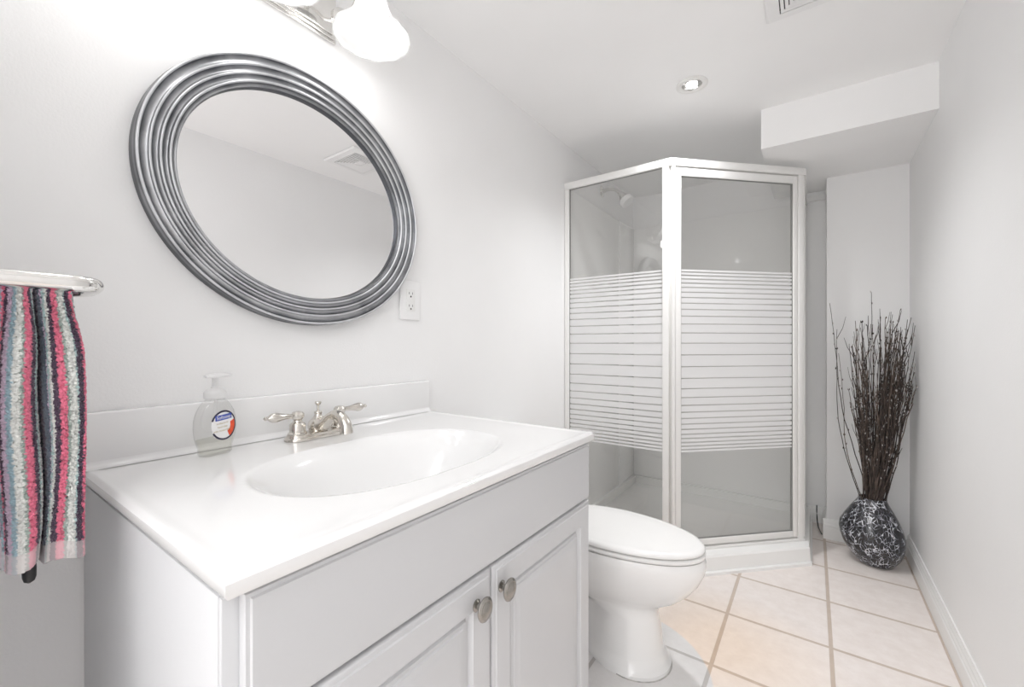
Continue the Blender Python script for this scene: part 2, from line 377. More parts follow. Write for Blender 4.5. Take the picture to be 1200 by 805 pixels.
top = thing('sink_countertop', 'glossy white countertop with moulded oval basin and backsplash on the vanity', 'sink', (0.29, 0.555, 0.7505))
obj('counter_slab', counter(), M['counter'], top, angle=40)
bm = new(); box(bm, (0.0015, 0.161, 0.7695), (0.021, 0.9495, 0.8664), 0.004, 3)
# cove where splash meets the top
loft(bm, [[Vector((0.0205, y, 0.776)), Vector((0.0205, y, 0.784)), Vector((0.0225, y, 0.778)), Vector((0.027, y, 0.7735)), Vector((0.034, y, 0.7712)), Vector((0.026, y, 0.7695))] for y in (0.163, 0.9475)])
obj('backsplash', bm, M['counter'], top)
bm = new(); lathe(bm, [(0.021, 0), (0.021, 0.0015), (0.017, 0.0025), (0.012, 0.001), (0.001, 0.001)], (0.345, 0.54, 0.6395), (0, 0, 1), 32)
obj('drain', bm, M['nickel'], top)

# ------------------------------------------------------------------ faucet
fx, fy, fz = 0.088, 0.540, 0.7712
fau = thing('faucet', 'brushed nickel two-handle centerset faucet behind the basin', 'faucet', (fx, fy, fz))
def stadium(cx, cy, hx, hy, n=16):
    out = []
    for s in (1, -1):
        for k in range(n+1):
            a = PI*k/n
            out.append((cx + s*hx*math.cos(a), cy + s*((hy-hx) + hx*math.sin(a))))
    return out
bm = new()
loft(bm, [[(p[0], p[1], z) for p in stadium(fx, fy, 0.0265*k, 0.078 + 0.0265*(k-1))] for z, k in ((fz-0.0004, 1.0), (fz+0.004, 1.0), (fz+0.006, 0.95), (fz+0.007, 0.86), (fz+0.012, 0.80), (fz+0.013, 0.74))])
obj('base_plate', bm, M['nickel'], fau)
for s in (-1, 1):
    hy = fy + s*0.051
    bm = new()
    lathe(bm, [(0.0195, 0.012), (0.0195, 0.016), (0.0165, 0.018), (0.0165, 0.034), (0.0145, 0.037), (0.010, 0.040), (0.0085, 0.044), (0.011, 0.047), (0.0138, 0.052), (0.0138, 0.057), (0.010, 0.062), (0.002, 0.064)], (fx, hy, fz), n=16)
    h = obj('handle', bm, M['nickel'], fau)
    bm = new()
    d = Vector((-0.02 if s < 0 else 0.10, s, 0.03)).normalized(); o = Vector((fx, hy, fz+0.054))
    st = [(0.008, 0.005), (0.016, 0.0055), (0.026, 0.0062), (0.036, 0.0082), (0.046, 0.0105), (0.054, 0.0098), (0.060, 0.0062), (0.063, 0.0035), (0.066, 0.0045), (0.069, 0.0038), (0.071, 0.0015)]
    tube(bm, [o + d*a for a, r in st], [r for a, r in st], n=16)
    obj('lever', bm, M['nickel'], h)
bm = new()
lathe(bm, [(0.019, 0.012), (0.0215, 0.018), (0.0225, 0.025), (0.0205, 0.033), (0.014, 0.040), (0.009, 0.046), (0.0075, 0.050), (0.009, 0.053), (0.0085, 0.056), (0.002, 0.058)], (fx-0.006, fy, fz), n=28)
pts = spline([(fx+0.002, fy, fz+0.026), (fx+0.022, fy, fz+0.030), (fx+0.045, fy, fz+0.047), (fx+0.068, fy, fz+0.056), (fx+0.090, fy, fz+0.050), (fx+0.104, fy, fz+0.034), (fx+0.107, fy, fz+0.018)], 6)
rr = [0.018 - 0.007*min(1, i/14) + 0.0025*max(0, (i-20)/16) for i in range(len(pts))]
tube(bm, pts, rr, n=20)
sp = obj('spout', bm, M['nickel'], fau)
bm = new(); lathe(bm, [(0.0025, 0), (0.0025, 0.014), (0.006, 0.017), (0.0075, 0.020), (0.0065, 0.023), (0.001, 0.024)], (fx-0.006, fy, fz+0.056), n=16)
obj('pop_up_knob', bm, M['nickel'], fau)

# ------------------------------------------------------------------ soap bottle
bx, by, bz = 0.072, 0.336, 0.7713
soap = thing('soap_bottle', 'clear pump bottle of hand soap with an oval label beside the faucet', 'soap dispenser', (bx, by, bz))
BP = [(0.0, 0.0275, 0.0165), (0.002, 0.0292, 0.0180), (0.016, 0.0300, 0.0185), (0.020, 0.0318, 0.0190), (0.035, 0.0355, 0.0205), (0.052, 0.0372, 0.0212), (0.068, 0.0362, 0.0208),
      (0.082, 0.0325, 0.0195), (0.093, 0.0270, 0.0175), (0.101, 0.0205, 0.0155), (0.105, 0.0150, 0.0140), (0.110, 0.0140, 0.0140)]
RB = Matrix.Rotation(math.radians(10), 3, 'Z')
def bsec(z, off=0.0):
    for a, b in zip(BP, BP[1:]):
        if a[0] <= z <= b[0]:
            t = (z-a[0])/(b[0]-a[0]); t2 = t
            return a[1]+(b[1]-a[1])*t2+off, a[2]+(b[2]-a[2])*t2+off
    return BP[-1][1]+off, BP[-1][2]+off
def bring(z, wy, wx, n=40):
    out = []
    for k in range(n):
        a = 2*PI*k/n
        c_, s_ = math.cos(a), math.sin(a)
        p = RB @ Vector((wx*abs(c_)**0.85*(1 if c_ >= 0 else -1), wy*abs(s_)**0.9*(1 if s_ >= 0 else -1), 0))
        out.append((bx+p.x, by+p.y, bz+z))
    return out
bm = new(); loft(bm, [bring(z, a, b) for z, a, b in BP]); body = obj('bottle', bm, M['bottle'], soap)
bm = new(); loft(bm, [bring(z, bsec(z)[0]-0.0018, bsec(z)[1]-0.0018) for z in (0.003, 0.008, 0.016, 0.022, 0.030)]); obj('liquid_soap', bm, M['liquid'], soap)
bm = new(); lathe(bm, [(0.0165, 0.106), (0.0185, 0.108), (0.0188, 0.118), (0.0172, 0.121), (0.0120, 0.125), (0.0075, 0.127), (0.0068, 0.130)], (bx, by, bz), n=36)
obj('collar', bm, M['pump'], soap)
bm = new(); lathe(bm, [(0.0052, 0.126), (0.0052, 0.147), (0.0062, 0.149)], (bx, by, bz), n=20)
lathe(bm, [(0.002, 0.03), (0.002, 0.108)], (bx, by, bz), n=10)
pts = [RB @ Vector((0.004, y, 0)) for y in (-0.020, -0.014, 0.0, 0.010, 0.020, 0.0275)]
tube(bm, [(bx+p.x, by+p.y, bz+0.1520-abs(i-2.2)*0.0008) for i, p in enumerate(pts)], [0.006, 0.0105, 0.0130, 0.0110, 0.0075, 0.0050], n=18, flat=0.42)
obj('pump_head', bm, M['pump'], soap)
def onbottle(a, z, off):
    """a = sideways metres from the front centre line"""
    wy, wx = bsec(z)
    s_ = max(-0.98, min(0.98, a/wy)); ang = math.asin(abs(s_)**(1/0.9))*(1 if s_ >= 0 else -1); c_ = math.cos(ang)**0.85
    p = RB @ Vector((wx*c_+off, wy*s_ if True else 0, 0))
    return Vector((bx+p.x, by+p.y, bz+z))
LC, LZ, LA, LB = 0.0050, 0.056, 0.0230, 0.0270
def patch(fn_r0, fn_r1, a0, a1, off, n=40, m=6):
    bm = new(); rings = []
    for i in range(m+1):
        t = i/m
        rings.append([onbottle(LC + (fn_r0+(fn_r1-fn_r0)*t)*LA*math.cos(a0+(a1-a0)*k/n), LZ + (fn_r0+(fn_r1-fn_r0)*t)*LB*math.sin(a0+(a1-a0)*k/n), off) for k in range(n+1)])
    loft(bm, rings, close=False, cap0=False, cap1=False); return bm
lab = obj('label', patch(0.02, 1.0, 0, 2*PI, 0.0006), M['lab_white'], soap); lab['label'] = 'oval white label with blue name box'
obj('label_ring', patch(0.93, 1.06, math.radians(-150), math.radians(160), 0.0009), M['lab_dark'], lab)
obj('label_fruit_print', patch(0.50, 0.92, math.radians(-62), math.radians(22), 0.0010), M['lab_red'], lab)
def quadpatch(a0, a1, z0, z1, off, sl=0.10):
    bm = new(); rings = [[onbottle(a0+(a1-a0)*i/10, z0+(z1-z0)*t+sl*(a0+(a1-a0)*i/10-LC), off) for i in range(11)] for t in (0, 0.5, 1)]
    loft(bm, rings, close=False, cap0=False, cap1=False); return bm
obj('label_name_box', quadpatch(LC-0.0165, LC+0.0145, LZ+0.0105, LZ+0.0205, 0.0011), M['lab_blue'], lab)
def print_text(name, body_, size, ca, cz, m, off, sl=0.10, sx=1.0):
    cu = bpy.data.curves.new(name, 'FONT'); cu.body = body_; cu.size = size; cu.align_x = 'CENTER'; cu.align_y = 'CENTER'
    t = bpy.data.objects.new(name, cu); C.objects.link(t)
    dg = bpy.context.evaluated_depsgraph_get(); me = bpy.data.meshes.new_from_object(t.evaluated_get(dg))
    bm = new(); bm.from_mesh(me); bpy.data.objects.remove(t)
    for v in bm.verts:
        a = ca + v.co.x*sx; v.co = onbottle(a, cz + v.co.y + sl*(a-LC), off)
    return obj(name, bm, m, lab, smooth=False)
print_text('name_lettering', 'Softsoap', 0.0084, LC-0.001, LZ+0.0156, M['lab_white'], 0.0015, sx=0.92)
for k, (t, cz) in enumerate((('antibacterial', 0.005), ('hand soap', -0.002), ('with moisturizers', -0.009))):
    print_text('small_lettering', t, 0.0052, LC-0.004, LZ+cz, M['lab_gold'], 0.0013, sx=0.85)

# ------------------------------------------------------------------ oval mirror
mc = (0.0, 0.556, 1.3335); tilt = math.radians(9)
mir = thing('oval_mirror', 'large oval wall mirror in a ribbed antiqued silver frame above the basin', 'mirror', mc)
def oval(a, b, x, n=160):
    out = []
    for k in range(n):
        t = 2*PI*k/n; y, z = a*math.cos(t), b*math.sin(t)
        out.append(Vector((x, mc[1] + y*math.cos(tilt) + z*math.sin(tilt), mc[2] - y*math.sin(tilt) + z*math.cos(tilt))))
    return out
A0, B0, FW = 0.3325, 0.3035, 0.068
prof = [(0.0, 0.001, 0.8), (0.0, 0.012, 0.8), (0.001, 0.020, 0.5)]
tt = 0.002; HB = 0.028
for wd in (0.0185, 0.0165, 0.0155, 0.0135):                 # bead, then a cove stepping down
    for k in range(7):
        a_ = PI*k/6; prof.append((tt + 0.0028*(1-math.cos(a_)), HB + 0.0042*math.sin(a_) + 0.001, 0.0 if 0 < k < 6 else 0.72))
    for k in range(1, 9):
        u = k/8; prof.append((tt + 0.0056 + (wd-0.0056)*u, HB - 0.0045*math.sin(PI*u*0.75)/1.0 + 0.0008*u, 0.66 - 0.50*u))
    tt += wd; HB -= 0.0022
prof += [(FW-0.003, 0.016, 1.2), (FW, 0.006, 1.2)]
bm = new(); layer = bm.verts.layers.float_color.new('patina')
rings = [oval(A0-i, B0-i, x) for i, x, p in prof]
R = loft(bm, rings, cap0=False, cap1=False)
for r, (i, x, p) in zip(R, prof):
    for v in r: v[layer] = (p, p, p, 1)
n = len(R[0])
for k in range(n): bm.faces.new((R[-1][k], R[-1][(k+1) % n], R[0][(k+1) % n], R[0][k]))
obj('mirror_frame', bm, M['frame'], mir, angle=60)
bm = new(); loft(bm, [oval(A0-FW+0.004, B0-FW+0.004, 0.0065), oval(A0-FW+0.004, B0-FW+0.004, 0.0095)]); obj('mirror_glass', bm, M['mirror'], mir)

# ------------------------------------------------------------------ wall outlet
oy0, oy1, oz0, oz1 = 0.843, 0.9225, 1.057, 1.178
out = thing('wall_outlet', 'white duplex wall outlet beside the lower edge of the oval mirror', 'outlet', (0, (oy0+oy1)/2, (oz0+oz1)/2))
bm = new(); box(bm, (0.0003, oy0, oz0), (0.0065, oy1, oz1), 0.003, 3); pl = obj('cover_plate', bm, M['plastic'], out)
cy = (oy0+oy1)/2; cz = (oz0+oz1)/2
bm = new(); box(bm, (0.006, cy-0.017, cz-0.034), (0.0085, cy+0.017, cz+0.034), 0.001); fc = obj('receptacle_face', bm, M['ivory'], out)
for s in (-1, 1):
    for dy in (-0.0065, 0.0065): obj('slot', box(new(), (0.008, cy+dy-0.0008, cz+s*0.019-0.001), (0.0088, cy+dy+0.0008, cz+s*0.019+0.006)), M['dark'], fc)
    obj('ground_hole', lathe(new(), [(0.0028, 0), (0.0028, 0.0007)], (0.0082, cy, cz+s*0.019-0.0075), (1, 0, 0), 12), M['dark'], fc)
for dy in (-0.0045, 0.0045): obj('test_button', box(new(), (0.0083, cy+dy-0.0035, cz-0.0025), (0.0090, cy+dy+0.0035, cz+0.0025)), M['ivory'], fc)

# ------------------------------------------------------------------ vanity light
vl = thing('vanity_light', 'chrome bar light with white bell glass shades above the oval mirror', 'lamp', (0, 0.428, 1.82))
bm = new()
for (g, xa, xb_) in ((0.0, 0.0005, 0.008), (0.006, 0.008, 0.014), (0.013, 0.014, 0.020)):
    box(bm, (xa, 0.200+g, 1.760+g), (xb_, 0.632-g, 1.880-g), 0.002)
obj('back_plate', bm, M['chrome'], vl)
for yy in (0.190, 0.416, 0.642):
    bm = new(); pts = spline([(0.02, yy, 1.825), (0.07, yy, 1.835), (0.10, yy, 1.868), (0.125, yy, 1.885), (0.141, yy, 1.872), (0.145, yy, 1.84)], 5)
    tube(bm, pts, 0.007, n=12); lathe(bm, [(0.028, 0), (0.028, 0.004), (0.012, 0.010), (0.007, 0.014)], (0.02, yy, 1.825), (1, 0, 0), 24)
    arm = obj('arm', bm, M['chrome'], vl)
    bm = new(); lathe(bm, [(0.008, 0.0), (0.020, -0.004), (0.026, -0.014), (0.026, -0.034), (0.020, -0.036)], (0.145, yy, 1.845), n=28); obj('socket_cup', bm, M['chrome'], arm)
    bm = new()
    sp_ = [(0.027, 1.845), (0.029, 1.836), (0.034, 1.816), (0.041, 1.794), (0.052, 1.772), (0.067, 1.754), (0.083, 1.738), (0.0895, 1.732), (0.0905, 1.728)]
    rings = []
    for r, z in sp_ + [(r-0.003, z+0.001) for r, z in reversed(sp_)]:
        fl = max(0, (r-0.05)/0.036)
        rings.append([(0.145 + r*math.cos(2*PI*k/72), yy + r*math.sin(2*PI*k/72), z + 0.0012*fl*math.cos(2*PI*k*12/72)) for k in range(72)])
    loft(bm, rings, cap0=False, cap1=False); obj('lamp_shade', bm, M['shade'], vl)
    bm = new(); lathe(bm, [(0.010, 0.0), (0.013, -0.012), (0.022, -0.028), (0.028, -0.042), (0.029, -0.053), (0.025, -0.066), (0.016, -0.076), (0.001, -0.080)], (0.145, yy, 1.838), n=28)
    obj('bulb', bm, M['bulb'], vl)
    l = lamp('vanity_bulb_light', 'POINT', (0.145, yy, 1.706), 0.46, color=(1, 0.995, 0.985), shadow_soft_size=0.035)
    l.parent = vl; l.location = Vector(l.location) - Vector(vl.location)

# ------------------------------------------------------------------ recessed downlight
rl = thing('recessed_downlight', 'round recessed ceiling light over the toilet', 'lamp', (0.635, 1.745, ZC))
bm = new(); lathe(bm, [(0.038, -0.001), (0.040, -0.004), (0.054, -0.004), (0.056, -0.0015), (0.056, -0.0003)], (0.635, 1.745, ZC), n=48)
bm2 = new()
rr_ = [(0.057, -0.0004), (0.057, -0.003), (0.053, -0.005), (0.042, -0.005), (0.036, -0.002)]
loft(bm2, [[(0.635+r*math.cos(2*PI*k/48), 1.745+r*math.sin(2*PI*k/48), ZC+h) for k in range(48)] for r, h in rr_], cap0=False, cap1=False); bm.free()
obj('trim_ring', bm2, M['alu'], rl)
bm = new(); lathe(bm, [(0.037, -0.0008), (0.030, -0.0035), (0.024, -0.002), (0.022, -0.0015)], (0.635, 1.745, ZC), n=40); obj('reflector', bm, M['chrome'], rl)
bm = new(); lathe(bm, [(0.021, -0.002), (0.019, -0.005), (0.010, -0.0065), (0.001, -0.007)], (0.635, 1.745, ZC), n=32); obj('bulb', bm, M['spot'], rl)
l = lamp('downlight_beam', 'SPOT', (0.635, 1.745, ZC-0.012), 36, color=(0.985, 0.99, 1.0), spot_size=math.radians(136), spot_blend=1.0, shadow_soft_size=0.03)
l.parent = rl; l.location = Vector(l.location) - Vector(rl.location)

# ------------------------------------------------------------------ ceiling vent
vx0, vx1, vy0, vy1 = 0.900, 1.175, 1.285, 1.545
ve = thing('ceiling_vent', 'square white ceiling exhaust vent with concentric louvres', 'vent', ((vx0+vx1)/2, (vy0+vy1)/2, ZC))
def sqring(bm, i0, i1, za, zb_, zc, thick=0.002):
    """a sloped square ring between inset i0 (height za) and i1 (height zb_)"""
    def rect(i, z): return [(vx0+i, vy0+i, z), (vx1-i, vy0+i, z), (vx1-i, vy1-i, z), (vx0+i, vy1-i, z)]
    R = [rect(i0, za), rect(i1, zb_), rect(i1, zb_+thick), rect(i0, min(za+thick, ZC-0.0002))]
    VV = [[bm.verts.new(p) for p in r] for r in R]
    for a in range(4):
        A, B = VV[a], VV[(a+1) % 4]
        for j in range(4): bm.faces.new((A[j], A[(j+1) % 4], B[(j+1) % 4], B[j]))
bm = new(); sqring(bm, 0, 0.006, ZC-0.004, ZC-0.010, 0); sqring(bm, 0.006, 0.037, ZC-0.010, ZC-0.014, 0); obj('vent_frame', bm, M['plastic'], ve)
bm = new()
for k in range(6): sqring(bm, 0.040+k*0.0115, 0.0485+k*0.0115, ZC-0.014, ZC-0.0125, 0.0015)
box(bm, (vx0+0.110, vy0+0.110, ZC-0.014), (vx1-0.110, vy1-0.110, ZC-0.010), 0.001); obj('louvre_grille', bm, M['plastic'], ve)
bm = new(); box(bm, (vx0+0.036, vy0+0.036, ZC-0.003), (vx1-0.036, vy1-0.036, ZC-0.0005)); obj('vent_cavity', bm, M['grey_slot'], ve)

# ------------------------------------------------------------------ shower enclosure
YS, SA, SB = 1.897, 0.5136, 0.9766; YC = YS + SB - SA; ZS = 1.786; ZP = 0.082
sh = thing('shower_enclosure', 'white framed corner shower with angled striped glass door beyond the toilet', 'shower', (0.5, 2.4, 0))
def pent(o, z, o2=None):
    """outline of the pan offset outward by o at height z"""
    e = 0.0015; t = math.tan(math.radians(22.5))
    q = o*0.55
    return [(e, YS-o, z), (SA + o*t, YS-o, z), (SB+q, YC + q - o*math.sqrt(2), z), (SB+q, YB-e, z), (e, YB-e, z)]
def rpent(o, z): return pent(o, z)
def inpent(o, z):
    t = math.tan(math.radians(22.5)); e = 0.03
    return [(e, YS+o, z), (SA-o*t, YS+o, z), (SB-o, YC+o*t, z), (SB-o, YB-e, z), (e, YB-e, z)]
bm = new(); loft(bm, [pent(0.072, 0.0), pent(0.072, 0.012), pent(0.060, 0.014), pent(0.055, 0.068), pent(0.050, 0.076), pent(0.020, ZP), inpent(0.035, ZP), inpent(0.055, 0.045), inpent(0.09, 0.034)])
obj('shower_pan', bm, M['pan'], sh, angle=25)
# glossy wall panels
bm = new(); box(bm, (0.0012, YS+0.03, ZP), (0.010, 2.595, 1.768), 0.003); box(bm, (0.0012, 2.599, ZP), (0.012, YB-0.012, 1.768), 0.004); obj('wall_panel', bm, M['acrylic'], sh)
bm = new(); box(bm, (0.0015, YB-0.011, ZP), (SB-0.012, YB-0.0012, 1.768), 0.003); obj('wall_panel', bm, M['acrylic'], sh)
def bar3(bm, p0, p1, hw, z0, z1, bev=0.002, tin=None, tout=None):
    """bar between two plan points with half width hw"""
    a = Vector((p0[0], p0[1], 0)); b = Vector((p1[0], p1[1], 0)); d = (b-a).normalized(); nn = Vector((d.y, -d.x, 0))
    o0 = hw if tout is None else tout; i0 = hw if tin is None else tin
    vs = []
    for z in (z0, z1):
        for p, s in ((a, o0), (b, o0), (b, -i0), (a, -i0)): vs.append(p + nn*s + Vector((0, 0, z)))
    V = [bm.verts.new(v) for v in vs]
    fs = [bm.faces.new([V[i] for i in q]) for q in ((0,3,2,1),(4,5,6,7),(0,1,5,4),(1,2,6,5),(2,3,7,6),(3,0,4,7))]
    if bev: bmesh.ops.bevel(bm, geom=list({e for f in fs for e in f.edges}), offset=bev, segments=2, profile=0.5, affect='EDGES')
pA, pB, pC, pD = (0.0015, YS), (SA, YS), (SB, YC), (SB, YB-0.0015)
def ringrail(z0, z1, h):
    bm = new(); t = math.tan(math.radians(22.5))
    def ol(o, z): return [(0.0015, YS-o, z), (SA+o*t, YS-o, z), (SB+o, YC-o*t, z), (SB+o, YB-0.0015, z)]
    pts = [ol(h, z0), ol(h, z1), ol(-h, z1), ol(-h, z0)]
    V = [[bm.verts.new(p) for p in r] for r in pts]
    for a in range(4):
        for j in range(3): bm.faces.new((V[a][j], V[a][j+1], V[(a+1) % 4][j+1], V[(a+1) % 4][j]))
    bm.faces.new([V[a][0] for a in range(4)]); bm.faces.new([V[a][3] for a in range(3, -1, -1)])
    bmesh.ops.bevel(bm, geom=bm.edges[:], offset=0.002, segments=2, profile=0.5, affect='EDGES')
    return bm
obj('header_rail', ringrail(ZS-0.032, ZS, 0.016), M['alu'], sh)
obj('sill_rail', ringrail(ZP-0.001, ZP+0.012, 0.014), M['alu'], sh)
def along(p, q, s):
    a = Vector(p); b = Vector(q); d = (b-a).normalized(); r = a + d*s; return (r.x, r.y)
z0, z1 = ZP+0.010, ZS-0.030
def post(bm, p, q, s0, s1, hw=0.012): bar3(bm, along(p, q, s0), along(p, q, s1), hw, z0, z1, 0.0015)
bm = new(); post(bm, pA, pB, 0.0, 0.024); obj('wall_jamb', bm, M['alu'], sh)
bm = new(); post(bm, pB, pA, 0.004, 0.031, 0.013); obj('corner_post', bm, M['alu'], sh)
bm = new(); post(bm, pB, pC, 0.001, 0.016, 0.0135); obj('door_jamb', bm, M['alu'], sh)
bm = new(); post(bm, pC, pB, 0.002, 0.028, 0.013); obj('door_jamb', bm, M['alu'], sh)
bm = new(); post(bm, pC, pD, 0.003, 0.028, 0.012); obj('corner_post', bm, M['alu'], sh)
bm = new(); post(bm, pD, pC, 0.001, 0.025, 0.012); obj('wall_jamb', bm, M['alu'], sh)
half = [14,15,16,17.5,19,21,23,25,27,30,34,39,45]
pitch = half + [51.3,51.3,51.3] + half[::-1]
tot = sum(pitch); S0, S1 = 0.507, 1.311
edges = [S0]
for p in pitch: edges.append(edges[-1] + p/tot*(S1-S0))
def pane(p, q, s0, s1, za, zb_):
    """one glass pane 5 mm thick with frosted bands on it"""
    a = Vector(along(p, q, s0)).to_3d(); b = Vector(along(p, q, s1)).to_3d(); d = (b-a).normalized(); nn = Vector((d.y, -d.x, 0))*0.0025
    zs = [(za, 0)]
    for e0, e1, pt in zip(edges, edges[1:], pitch):
        g = 0.0062 if pt < 20 else (0.0052 if pt < 32 else 0.0044)
        zs.append((e0 + g/2, 1)); zs.append((e1 - g/2, 0))
    zs.append((zb_, 0)); bm = new()
    rings = [[a+nn+Vector((0,0,z)), b+nn+Vector((0,0,z)), b-nn+Vector((0,0,z)), a-nn+Vector((0,0,z))] for z, m_ in zs]
    R = [[bm.verts.new(v) for v in r] for r in rings]
    for i in range(len(R)-1):
        for j in range(4):
            f = bm.faces.new((R[i][j], R[i][(j+1) % 4], R[i+1][(j+1) % 4], R[i+1][j])); f.material_index = zs[i][1] if j == 0 else 0
    bm.faces.new(R[0][::-1]); bm.faces.new(R[-1]); return bm
def gasket(p, q, s0, s1, za, zb_):
    bm = new()
    bar3(bm, along(p, q, s0), along(p, q, s0+0.004), 0.0045, za, zb_, 0); bar3(bm, along(p, q, s1-0.004), along(p, q, s1), 0.0045, za, zb_, 0)
    bar3(bm, along(p, q, s0), along(p, q, s1), 0.0045, za, za+0.003, 0); bar3(bm, along(p, q, s0), along(p, q, s1), 0.0045, zb_-0.003, zb_, 0); return bm
g = [M['glass'], M['frost']]
lA = SA; lD = (SB-SA)*math.sqrt(2); lC = YB-0.0015-YC
o = obj('glass_panel', pane(pA, pB, 0.022, lA-0.029, z0, z1), g, sh, smooth=False); o['label'] = 'glass pane with frosted stripes next to the wall'
obj('panel_gasket', gasket(pA, pB, 0.0225, lA-0.0295, z0, z1), M['gasket'], o, smooth=False)
o = obj('glass_panel', pane(pC, pD, 0.026, lC-0.024, z0, z1), g, sh, smooth=False)
# swinging door: aluminium frame with a striped pane
bm = new(); dz0, dz1 = z0+0.010, z1-0.008
bar3(bm, along(pB, pC, 0.0195), along(pB, pC, 0.045), 0.010, dz0, dz1, 0.0015)
bar3(bm, along(pC, pB, 0.0315), along(pC, pB, 0.052), 0.010, dz0, dz1, 0.0015)
bar3(bm, along(pB, pC, 0.0455), along(pC, pB, 0.0525), 0.010, dz0, dz0+0.026, 0.0015); bar3(bm, along(pB, pC, 0.0455), along(pC, pB, 0.0525), 0.010, dz1-0.034, dz1, 0.0015)
door = obj('shower_door', bm, M['alu'], sh); door['label'] = 'angled shower door with frosted stripes'
obj('glass_panel', pane(pB, pC, 0.044, lD-0.051, dz0+0.024, dz1-0.032), g, door, smooth=False)
obj('panel_gasket', gasket(pB, pC, 0.0445, lD-0.0515, dz0+0.025, dz1-0.033), M['gasket'], door, smooth=False)

# shower head
hd = thing('wall_shower', 'chrome and white shower head on a bent arm inside the shower', 'shower head', (0.0, 2.35, 1.885))
bm = new(); lathe(bm, [(0.031, 0.0005), (0.031, 0.003), (0.024, 0.008), (0.012, 0.011)], (0, 2.35, 1.885), (1, 0, 0), 28); obj('flange', bm, M['chrome'], hd)
bm = new(); tube(bm, spline([(0.005, 2.35, 1.885), (0.05, 2.35, 1.887), (0.085, 2.35, 1.875), (0.115, 2.35, 1.845)], 6), 0.0105, n=14); obj('arm', bm, M['chrome'], hd)
ax = Vector((0.62, 0, -0.78)).normalized(); o_ = Vector((0.108, 2.35, 1.853))
bm = new(); lathe(bm, [(0.012, 0), (0.016, 0.006), (0.014, 0.016), (0.018, 0.026), (0.030, 0.045), (0.034, 0.055)], o_, ax, 28); obj('head_body', bm, M['chrome'], hd)
bm = new(); lathe(bm, [(0.036, 0.0), (0.040, 0.006), (0.040, 0.024), (0.037, 0.029), (0.001, 0.030)], o_ + ax*0.054, ax, 28); f_ = obj('spray_face', bm, M['plastic'], hd); f_['label'] = 'white plastic spray face'

# ------------------------------------------------------------------ toilet
TY = 1.315
toi = thing('toilet', 'white elongated toilet with closed lid between the vanity and the shower', 'toilet', (0.45, TY, 0))
def egg(z, xf, xb2, hw, n=64, xm=None, yc=TY, p=2.0):
    xm = xm if xm is not None else xb2 + (xf-xb2)*0.46
    out = []
    for k in range(n):
        a = 2*PI*k/n; c_, s_ = math.cos(a), math.sin(a)
        if c_ >= 0: x = xm + (xf-xm)*c_; y = hw*s_
        else:
            x = xm - (xm-xb2)*abs(c_)**0.85; y = hw*(abs(s_)**0.95)*(1 if s_ >= 0 else -1)*(1-0.16*abs(c_))
        out.append((x, yc+y, z))
    return out
# bowl and pedestal, one casting
bm = new()
secs = [(0.0, 0.668, 0.20, 0.108), (0.012, 0.668, 0.20, 0.108), (0.018, 0.655, 0.21, 0.098), (0.05, 0.648, 0.22, 0.092), (0.10, 0.640, 0.23, 0.084), (0.15, 0.632, 0.24, 0.078),
        (0.178, 0.632, 0.24, 0.079), (0.195, 0.655, 0.23, 0.092), (0.215, 0.690, 0.21, 0.108), (0.245, 0.722, 0.20, 0.124), (0.28, 0.748, 0.19, 0.138), (0.315, 0.764, 0.18, 0.147), (0.335, 0.768, 0.18, 0.150), (0.350, 0.768, 0.18, 0.150), (0.360, 0.763, 0.185, 0.147)]
rings = []
for z, xf, xb2, hw in secs:
    n = 72; out_ = []
    low = max(0, min(1, (0.20-z)/0.04))                       # the foot: round column in front, narrow trapway behind
    for k in range(n):
        a = 2*PI*k/n; c_, s_ = math.cos(a), math.sin(a)
        xm = (xb2 + (xf-xb2)*0.46)*(1-low) + (xf-hw*1.0)*low
        if c_ >= 0: x = xm + (xf-xm)*c_; y = hw*s_
        else:
            x = xm - (xm-xb2)*abs(c_)**(0.85)
            wn = 1 - 0.16*abs(c_); 
            t = abs(c_); wl = 1.0 - 0.42*min(1, max(0, (t-0.10)/0.25)) 
            y = hw*(abs(s_)**(0.95 if low < 0.5 else 0.55))*(1 if s_ >= 0 else -1)*(wn*(1-low) + wl*low)
        out_.append((x, TY+y, z))
    rings.append(out_)
loft(bm, rings); bowl = obj('bowl', bm, M['porcelain'], toi, angle=60)
bm = new()
tube(bm, [(0.668 - 0.108 + 0.1095*math.cos(a), TY + 0.1095*math.sin(a), 0.0015) for a in [math.radians(-100 + 10*i) for i in range(21)]], 0.0016, n=6)
c_ = obj('caulk_line', bm, M['caulk'], bowl); c_['label'] = 'worn dark sealant line round the foot'
bm = new(); loft(bm, [egg(0.3625, 0.752, 0.24, 0.136), egg(0.3640, 0.762, 0.24, 0.146), egg(0.3660, 0.766, 0.24, 0.149), egg(0.372, 0.767, 0.24, 0.150), egg(0.3750, 0.764, 0.24, 0.147), egg(0.3755, 0.756, 0.24, 0.139)]); obj('seat', bm, M['seat'], toi, angle=50)
bm = new(); loft(bm, [egg(0.3792, 0.756, 0.235, 0.140), egg(0.3795, 0.762, 0.235, 0.146), egg(0.382, 0.765, 0.235, 0.1485), egg(0.387, 0.765, 0.235, 0.1485), egg(0.3925, 0.761, 0.238, 0.145), egg(0.3955, 0.750, 0.245, 0.135), egg(0.3955, 0.738, 0.255, 0.125), egg(0.3965, 0.728, 0.262, 0.118), egg(0.3985, 0.66, 0.30, 0.08), egg(0.399, 0.5, 0.44, 0.01)])
obj('lid', bm, M['seat'], toi, angle=50)
for s in (-1, 1): obj('hinge', box(new(), (0.205, TY+s*0.07-0.018, 0.361), (0.246, TY+s*0.07+0.018, 0.392), 0.006, 3), M['seat'], toi)
